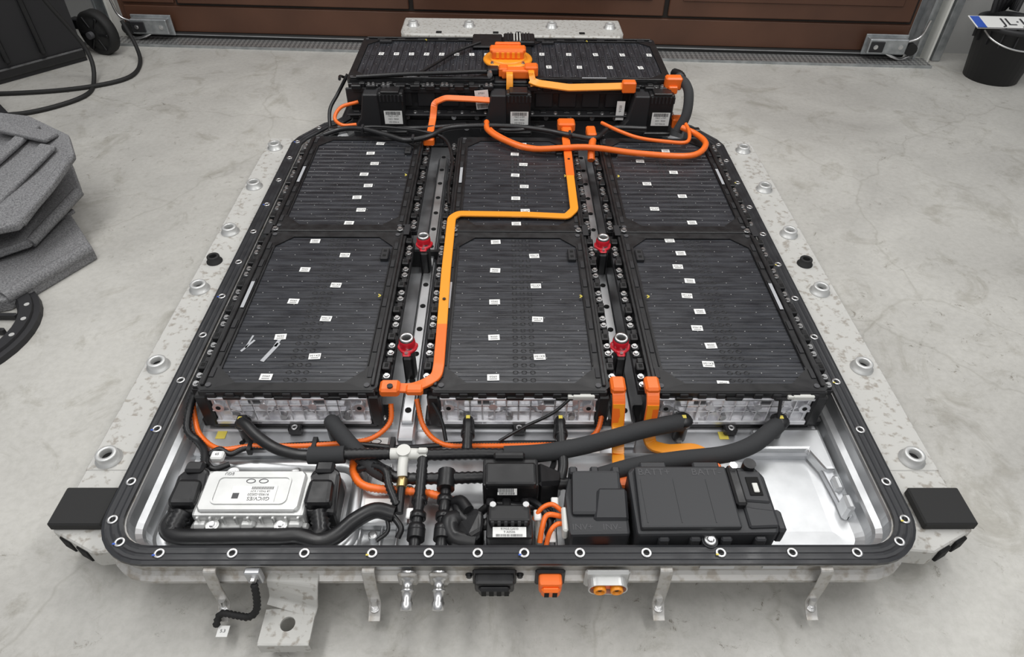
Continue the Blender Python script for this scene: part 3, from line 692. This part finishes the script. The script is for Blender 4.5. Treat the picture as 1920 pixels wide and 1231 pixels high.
for sg,xc in ((-1,-.606),(1,-.356)):
    u.prism([(xc-.034,.685),(xc+.034,.680),(xc+.032,.762),(xc+.010,.785),(xc-.014,.783),(xc-.036,.762)],.080,[.130,.132,.155,.148,.148,.140],BLK,.010,seg=3)
    u.prism([(xc-.026,.69),(xc+.026,.69),(xc+.022,.745),(xc-.024,.745)],.125,.156,BLK,.009,seg=2)
    u.box(xc-.018,xc+.018,.760,.785,.14,.156,BLK,.005)
    u.tube([(xc+.000*sg,.690,.128),(xc+.006*sg,.672,.124),(xc+.010*sg,.655,.118),(xc+.004*sg,.645,.112)],.016,BLK,12,cor=.002,corp=.008)
u.done()
h=B('wiring_harness')
h.tube([(-.628,.69,.112),(-.630,.662,.115),(-.605,.643,.120),(-.55,.640,.122),(-.48,.641,.122),(-.42,.641,.122),(-.385,.643,.120),(-.345,.634,.118),(-.315,.643,.122),(-.285,.672,.126),(-.25,.690,.130),(-.215,.685,.125)],.0155,BLK,12)
h.tube([(-.36,.66,.11),(-.35,.637,.115),(-.335,.632,.115)],.013,BLK)
h.tube([(-.22,.685,.125),(-.20,.66,.12),(-.205,.645,.11)],.006,BLK); h.tube([(-.23,.685,.125),(-.225,.66,.11),(-.245,.645,.10)],.004,BLK)
h.tube([(-.60,.79,.13),(-.615,.83,.125),(-.64,.86,.118),(-.665,.88,.13),(-.668,.92,.15),(-.66,.945,.17)],.008,BLK,cor=.0008)
h.tube([(-.61,.82,.12),(-.59,.84,.118),(-.565,.83,.115),(-.54,.845,.115),(-.50,.85,.112),(-.40,.858,.112),(-.30,.856,.112),(-.22,.85,.11),(-.12,.858,.11),(0,.862,.11),(.12,.862,.11)],.006,BLK)
h.tube([(-.61,.81,.12),(-.585,.79,.12),(-.56,.805,.115)],.006,BLK)
for x in (-.53,-.40,-.24): h.box(x-.005,x+.005,.835,.87,.104,.122,BLK,.001)
h.box(-.595,-.570,.805,.825,.12,.135,WHT,.003); h.text('65',.008,INK,T(-.582,.815,.1357))
h.tube([(-.09,.68,.12),(-.11,.665,.13),(-.10,.64,.12),(-.06,.63,.12)],.018,BLK); h.tube([(-.10,.72,.12),(-.09,.68,.13),(-.05,.66,.13),(-.02,.67,.14)],.011,BLK)
h.tube([(-.06,.70,.10),(-.03,.71,.12),(.02,.70,.13),(.06,.70,.12),(.085,.68,.12)],.008,BLK); h.tube([(.03,.72,.13),(.06,.69,.14),(.075,.66,.13),(.06,.64,.11)],.006,BLK)
h.tube([(.04,.74,.16),(.075,.76,.15),(.09,.80,.13),(.085,.84,.12)],.006,BLK)
h.tube([(-.165,.92,.19),(-.14,.89,.15),(-.13,.86,.12)],.004,BLK); h.tube([(.13,.912,.20),(.09,.893,.17),(.03,.88,.14),(-.02,.86,.12)],.0035,BLK); h.tube([(.56,.912,.20),(.555,.88,.15),(.54,.86,.12),(.5,.85,.11)],.0035,BLK)
h.tube([(-.30,.79,.12),(-.27,.79,.13),(-.24,.77,.14),(-.23,.74,.135),(-.21,.70,.125)],.008,BLK,cor=.001)
for p in ((.052,.675,.135,WHT),(-.185,.685,.125,WHT),(.086,.705,.13,WHT),(.078,.640,.12,WHT)): h.box(p[0]-.007,p[0]+.007,p[1]-.011,p[1]+.011,p[2],p[2]+.006,p[3],.002)
h.box(.048,.066,.635,.685,.09,.125,WPL,.004)
h.done()
for p in (([(.045,.67,.13),(.06,.685,.145),(.08,.69,.15),(.10,.68,.14)],.0045),([(.055,.63,.12),(.060,.65,.14),(.07,.668,.15),(.10,.67,.14)],.005),([(.066,.625,.11),(.074,.64,.14),(.087,.652,.145),(.105,.655,.14)],.0045)):
    cable('high_voltage_cable',p[0],p[1],ORG).done()
cable('high_voltage_cable',[(-.668,.945,.16),(-.662,.915,.13),(-.640,.875,.116),(-.59,.842,.116),(-.525,.850,.116),(-.43,.850,.116),(-.34,.858,.116),(-.285,.87,.116),(-.25,.90,.13),(-.248,.93,.16)],.0055,ORG,cor=.0006,corp=.006).done()
cable('high_voltage_cable',[(-.195,.94,.16),(-.178,.895,.12),(-.135,.856,.114),(-.06,.852,.114),(.05,.854,.114),(.14,.860,.114),(.185,.885,.12),(.20,.93,.15)],.0055,ORG,cor=.0006,corp=.006).done()
cable('high_voltage_cable',[(-.315,.835,.112),(-.308,.785,.114),(-.278,.752,.116),(-.20,.742,.116),(-.15,.735,.116),(-.10,.715,.116),(-.088,.69,.116)],.008,ORG,cor=.0008,corp=.007).done()

# coolant hoses
def port(b,x,y,z0=.095,z1=.140,r=.014):
    b.cyl((x,y,z0),r,z1-z0,BLK,16); b.ring((x,y,z1-.002),r+.003,r-.003,.007,BLK)
b=B('coolant_hose'); port(b,-.550,.889)
b.tube([(-.550,.889,.140),(-.549,.884,.150),(-.535,.872,.155),(-.505,.845,.152),(-.465,.820,.148),(-.42,.806,.146),(-.385,.804,.146)],.0115,BLK,14)
b.box(-.560,-.540,.882,.90,.150,.158,BLK,.003); b.box(-.556,-.548,.884,.892,.158,.160,YEL,.001)
b.tube([(-.395,.804,.146),(-.36,.804,.146),(-.325,.806,.146)],.0175,FOAM,16,sub=3); b.tube([(-.33,.806,.146),(-.235,.808,.146)],.0115,BLK,12,cor=.001,corp=.01)
b.done()
b=B('coolant_hose'); port(b,-.366,.890)
b.tube([(-.366,.890,.140),(-.364,.884,.150),(-.352,.870,.148),(-.325,.842,.138),(-.295,.815,.128),(-.265,.79,.122),(-.24,.775,.122)],.0165,FOAM,14)
b.tube([(-.25,.782,.122),(-.215,.768,.122),(-.16,.762,.128),(-.11,.762,.130),(-.03,.762,.132),(.05,.752,.132),(.12,.748,.132),(.19,.765,.136)],.0115,BLK,12,cor=.0009,corp=.012)
b.tube([(.17,.760,.136),(.25,.782,.142),(.34,.795,.146),(.43,.806,.148),(.49,.828,.150),(.535,.862,.150),(.560,.884,.146)],.0175,FOAM,16)
port(b,.563,.889); b.lathe([(.0,0),(.018,.004),(.020,.012),(.014,.020),(.0,.022)],BLK,T(.563,.888,.142),14); b.box(.559,.567,.884,.892,.163,.165,YEL)
b.done()
b=B('coolant_hose')
b.tube([(-.235,.808,.146),(-.20,.808,.146),(-.160,.806,.146)],.0115,WPL,14,sub=3); b.cyl((-.208,.808,.135),.014,.024,WPL,16)
b.tube([(-.208,.80,.146),(-.208,.775,.144),(-.207,.76,.138)],.010,WPL,12,sub=2); b.cyl((-.207,.758,.132),.0105,.020,BRS,6,'-y'); b.tube([(-.207,.74,.130),(-.207,.72,.125),(-.207,.69,.12)],.008,BLK,10,sub=3)
b.box(-.18,-.160,.80,.812,.150,.164,WPL,.003)
b.tube([(-.165,.806,.146),(-.14,.806,.146),(-.06,.808,.146),(.0,.806,.146)],.0115,BLK,12,cor=.0009,corp=.012)
b.tube([(-.01,.805,.146),(.06,.808,.148),(.13,.820,.150),(.20,.838,.154),(.27,.860,.156),(.335,.880,.152),(.360,.888,.146)],.018,FOAM,16)
port(b,.362,.890); b.lathe([(.0,0),(.018,.004),(.020,.012),(.014,.020),(.0,.022)],BLK,T(.362,.889,.142),14); b.box(.358,.366,.885,.893,.163,.165,YEL)
b.done()
b=B('coolant_hose')
for x in (-.084,.106):
    b.cyl((x,.893,.095),.012,.048,BLK,14); b.tube([(x,.893,.143),(x,.886,.154),(x,.868,.154),(x,.835,.150),(x,.812,.146)],.0105,BLK,12,cor=.0008,corp=.012); b.ring((x,.862,.148),.014,.009,.012,BLK,16,'-y'); b.box(x-.004,x+.004,.882,.89,.165,.167,YEL)
b.tube([(.106,.812,.146),(.106,.78,.142),(.10,.755,.134)],.0105,BLK)
b.done()
b=B('coolant_hose')
for x,y0,zz in ((-.170,.800,.144),(-.122,.760,.130)):
    b.tube([(x,y0,zz),(x,y0-.04,zz-.004),(x,.70,.130),(x-.001,.65,.125),(x-.001,.605,.120)],.0105,BLK,12,cor=.0008,corp=.012)
    for yy in (.72,.685,.66): b.ring((x,yy,.1265),.0155,.010,.012,BLK,16,'-y')
    b.cyl((x,.655,.124),.0165,.022,BLK,16,'-y')
b.tube([(-.122,.775,.133),(-.122,.735,.132)],.0175,BLK,14,sub=2)
b.done()

# central contactor housings
c=B('relay_housing')
c.box(-.050,.055,.712,.775,.085,.178,BLK,.005,seg=2); c.box(-.045,.05,.707,.757,.170,.190,BLK,.005,seg=2); c.prism([(.055,.720),(.10,.74),(.105,.768),(.055,.775)],.09,[.17,.145,.145,.17],BLK,.006)
c.box(-.03,.03,.768,.782,.15,.190,BLK,.004)
label(c,T(-.004,.7055,.172)@RX(pi/2-.5),.036,.018,[],bar=True)
for k in range(12): c.box(-.018+k*.0026,-.0168+k*.0026,-.003,.007,.0006,.0012,INK,M=T(-.004,.7055,.172)@RX(pi/2-.5))
for x in (-.035,-.005,.03): c.box(x-.008,x+.008,.697,.713,.10,.14,BLKM,.003)
c.done()
c=B('relay_housing')
c.box(-.042,.042,.622,.675,.085,.150,BLK,.006,seg=2); c.box(-.038,.038,.645,.680,.148,.168,BLK,.005,seg=2)
for k in range(6): c.box(-.034+k*.012,-.027+k*.012,.642,.648,.150,.166,BLKM,.001)
label(c,T(.0,.632,.1520)@RX(.25),.060,.018,['91950-GI010','9 A0506'],.0060,True)
c.cyl((-.030,.676,.168),.006,.005,STEEL,8); c.cyl((.03,.676,.168),.006,.005,STEEL,8)
c.done()
c=B('cable_boot'); c.prism([(-.105,.634),(-.07,.626),(-.048,.634),(-.046,.675),(-.07,.690),(-.102,.682)],.080,[.125,.135,.15,.16,.15,.125],BLK,.012,seg=3); c.tube([(-.075,.68,.145),(-.09,.705,.138),(-.108,.712,.12)],.011,BLK); c.done()

# power relay / junction box
jb=B('battery_junction_box')
jb.prism([(.222,.610),(.470,.613),(.478,.635),(.478,.73),(.465,.752),(.232,.752),(.222,.742)],.078,.182,JBM,.006,seg=2)
jb.prism([(.228,.616),(.405,.617),(.405,.745),(.234,.745)],.180,.194,JBM,.004,seg=2)
jb.prism([(.42,.620),(.472,.622),(.472,.655),(.435,.660),(.42,.665)],.180,.188,JBM,.003)
jb.prism([(.425,.675),(.472,.671),(.470,.74),(.425,.742)],.180,.186,JBM,.003); jb.box(.438,.462,.685,.725,.186,.188,HOLE,.001); jb.box(.446,.456,.69,.71,.188,.191,WPL,.001)
jb.box(.405,.425,.66,.745,.180,.198,BLK,.004); jb.cyl((.416,.738,.198),.008,.008,STEEL,6); jb.cyl((.452,.75,.165),.012,.03,BLK,14)
jb.box(.472,.490,.62,.665,.135,.176,JBM,.005)
for x in (.27,.325,.38,.44): jb.box(x-.010,x+.010,.604,.614,.135,.172,JBM,.003)
jb.cyl((.350,.606,.14),.014,.028,JBM,16); jb.ring((.350,.606,.168),.011,.005,.005,STEEL,16); jb.bolt(.350,.606,.169,.005)
jb.text('BATT+',.020,GRY,T(.268,.730,.1946)); jb.text('BATT-',.020,GRY,T(.365,.730,.1946))
for x0 in (.245,.345): jb.box(x0,x0+.05,.740,.758,.18,.190,JBM,.003)
for x in (.24,.30,.36): jb.box(x,x+.0015,.625,.715,.194,.1948,JBM)
jb.prism([(.106,.618),(.214,.620),(.216,.70),(.208,.742),(.112,.742),(.102,.70)],.078,.166,JBM,.006,seg=2)
jb.prism([(.112,.655),(.205,.655),(.205,.735),(.116,.735)],.164,[.172,.172,.196,.196],JBM,.006,seg=2)
jb.prism([(.150,.645),(.214,.645),(.214,.70),(.160,.70)],.160,[.170,.170,.192,.192],JBM,.005)
jb.text('INV+',.017,GRY,T(.130,.633,.1666)); jb.text('INV-',.017,GRY,T(.182,.633,.1666))
for x in (.12,.16,.20): jb.box(x-.008,x+.008,.735,.752,.15,.184,JBM,.003)
jb.box(.095,.105,.63,.68,.13,.160,WPL,.003)
jb.box(.150,.180,.600,.618,.10,.135,ORG,.003)
jb.done()

# ================================================================= FRONT FACE HARDWARE
def strap(x,w,tag=None):
    s=B('mounting_strap'); s.bar([(x,.580,.150),(x,.559,.146),(x,.555,.10),(x,.555,.045),(x,.535,.03),(x,.528,.028)],w,.003,SKIRT,up=(0,-.6,1),rnd=.006); s.bolt(x,.547,.040,.006); s.cyl((x,.547,.036),.009,.004,STEEL,12)
    s.tube([(x,.55,.045),(x,.552,.06)],.006,STEEL); return s
for x in (-.512,-.242,.270,.548): strap(x,.022).done()
s=B('ground_strap'); s.box(-.452,-.425,.555,.568,.115,.150,ALU,.002); s.bolt(-.438,.555,.132,.006,axis='-y')
s.tube([(-.438,.550,.125),(-.436,.537,.10),(-.440,.527,.075),(-.455,.522,.06),(-.48,.527,.055),(-.51,.532,.05),(-.52,.515,.03)],.006,RUB,8,cor=.001); s.box(-.515,-.495,.500,.520,.03,.031,WHT,.0004); s.text('5.3',.008,INK,T(-.505,.510,.0318)); s.done()
s=B('lifting_lug')
s.bar([(-.378,.580,.113),(-.378,.560,.112),(-.380,.554,.09),(-.384,.550,.058),(-.388,.537,.05)],.090,.005,RAILM,up=(0,-.5,1),rnd=.006)
cx,cy,zz=-.388,.510,.050; hw_,hd=.044,.031; seg=32
vo=[];vi=[]
for k in range(seg):
    a=2*pi*k/seg; ca,sa=math.cos(a),math.sin(a); q=min(hw_/max(abs(ca),1e-6),hd/max(abs(sa),1e-6)); vo.append((cx+ca*q,cy+sa*q)); vi.append((cx+.013*ca,cy+.004+.013*sa))
vs=[(x,y,z_) for z_ in (zz-.005,zz) for (x,y) in vo]+[(x,y,z_) for z_ in (zz-.005,zz) for (x,y) in vi]; fs=[]
for k in range(seg):
    j2=(k+1)%seg; fs+=[[k,j2,seg+j2,seg+k],[seg+k,seg+j2,3*seg+j2,3*seg+k],[2*seg+j2,2*seg+k,3*seg+k,3*seg+j2],[k,2*seg+k,2*seg+j2,j2]]
s.add(vs,fs,RAILM); s.box(cx-.044,cx+.044,.477,.481,.022,.050,RAILM,.001); s.done()
p=B('coolant_outlet_pipe')
for x in (-.176,-.122):
    A=T(x,.562,.122)@RX(pi/2+.35)
    p.lathe([(.0145,-.01),(.0145,.004),(.0095,.006),(.0095,.018),(.0115,.019),(.0115,.022),(.0095,.023),(.0090,.038),(.0110,.040),(.0105,.052),(.008,.054),(.0065,.052),(.0065,.03)],STEEL,A,20,True,True,False); p.box(x-.017,x+.017,.556,.563,.105,.142,SKIRT,.003)
p.done()
c=B('signal_connector'); c.box(-.060,.008,.540,.564,.108,.142,BLK,.006,seg=2); c.box(-.053,.001,.532,.542,.112,.136,BLK,.005)
for k in range(4): c.box(-.048+k*.013,-.040+k*.013,.5315,.533,.116,.132,HOLE)
c.box(-.064,.012,.558,.566,.102,.148,BLK,.003); 
for x in (-.070,.018): c.bolt(x,.564,.13,.005,axis='-y',mt=BLK)
c.done()
c=B('hv_connector'); c.box(.050,.090,.538,.564,.108,.142,ORG,.006,seg=2); c.box(.054,.086,.530,.540,.112,.136,ORG,.004); c.box(.059,.067,.5292,.531,.116,.130,HOLE); c.box(.073,.081,.5292,.531,.116,.130,HOLE); c.box(.044,.096,.558,.566,.102,.148,BLK,.003)
c.done()
c=B('hv_connector'); c.box(.130,.208,.556,.566,.098,.148,SILV,.004)
pth=rrect(.135,.203,.104,.138,.0165)
def shell(b,pth,y0,y1,mt,th):
    n=len(pth); cx=sum(p[0] for p in pth)/n; cz=sum(p[1] for p in pth)/n; vs=[]
    for y,s_ in ((y0,1),(y1,1),(y1,1-th),(y0+(-.004),1-th)):
        for x,z_ in pth: vs.append((cx+(x-cx)*(1-(1-s_)*.5),y,cz+(z_-cz)*s_))
    fs=[]
    for j_ in range(3):
        for i in range(n): fs.append([j_*n+i,j_*n+(i+1)%n,(j_+1)*n+(i+1)%n,(j_+1)*n+i])
    b.add(vs,fs,mt)
shell(c,pth,.557,.540,SILV,.14); 
c.box(.140,.198,.546,.556,.108,.134,ORG,.01,seg=2)
for x in (.155,.184): c.ring((x,.547,.121),.011,.0075,.012,ORY,18,'-y'); c.cyl((x,.5465,.121),.004,.008,HOLE,10,'-y')
c.done()
f=B('support_block')
for x in (-.45,.45): f.box(x-.08,x+.08,.80,.95,0,.037,RUB,.004)
f.done()

# ================================================================= LIGHTS / WORLD / CAMERA
wd=bpy.data.worlds.new('world'); scn.world=wd; wd.use_nodes=True; nt=wd.node_tree; bg=nt.nodes['Background']
tc=nt.nodes.new('ShaderNodeTexCoord'); sp=nt.nodes.new('ShaderNodeSeparateXYZ'); rp=nt.nodes.new('ShaderNodeValToRGB')
rp.color_ramp.elements[0].position=.0; rp.color_ramp.elements[0].color=(.22,.22,.22,1); rp.color_ramp.elements[1].position=.7; rp.color_ramp.elements[1].color=(.80,.81,.83,1)
nt.links.new(tc.outputs['Generated'],sp.inputs[0]); nt.links.new(sp.outputs['Z'],rp.inputs['Fac']); nt.links.new(rp.outputs['Color'],bg.inputs['Color']); bg.inputs['Strength'].default_value=.66
def area(n,loc,sx,sy,e,rot=(0,0,0),col=(1,1,1)):
    l=bpy.data.lights.new(n,'AREA'); l.shape='RECTANGLE'; l.size=sx; l.size_y=sy; l.energy=e; l.color=col
    o=bpy.data.objects.new(n,l); o.location=loc; o.rotation_euler=rot; bpy.context.collection.objects.link(o)
area('ceiling_lamp',(-1.3,1.2,2.7),.5,2.6,35,col=(1,.99,.97)); area('ceiling_lamp',(1.3,1.2,2.7),.5,2.6,35,col=(1,.99,.97)); area('ceiling_lamp',(0,2.9,2.6),2.4,.5,20,col=(1,.99,.97)); area('ceiling_lamp',(0,-.9,2.6),2.4,.6,18,col=(1,.98,.95))
f_=1250.0; th=math.radians(42.5); yaw=math.radians(1.0); roll=math.radians(.86)
R=Matrix.Rotation(-yaw,3,'Z')@Matrix.Rotation(pi/2-th,3,'X')@Matrix.Rotation(roll,3,'Z')
cd=bpy.data.cameras.new('camera'); cd.sensor_width=36; cd.lens=f_/1920*36; cd.clip_start=.02
co=bpy.data.objects.new('camera',cd); co.matrix_world=Matrix.Translation((-.012,0,1.224))@R.to_4x4(); bpy.context.collection.objects.link(co); scn.camera=co
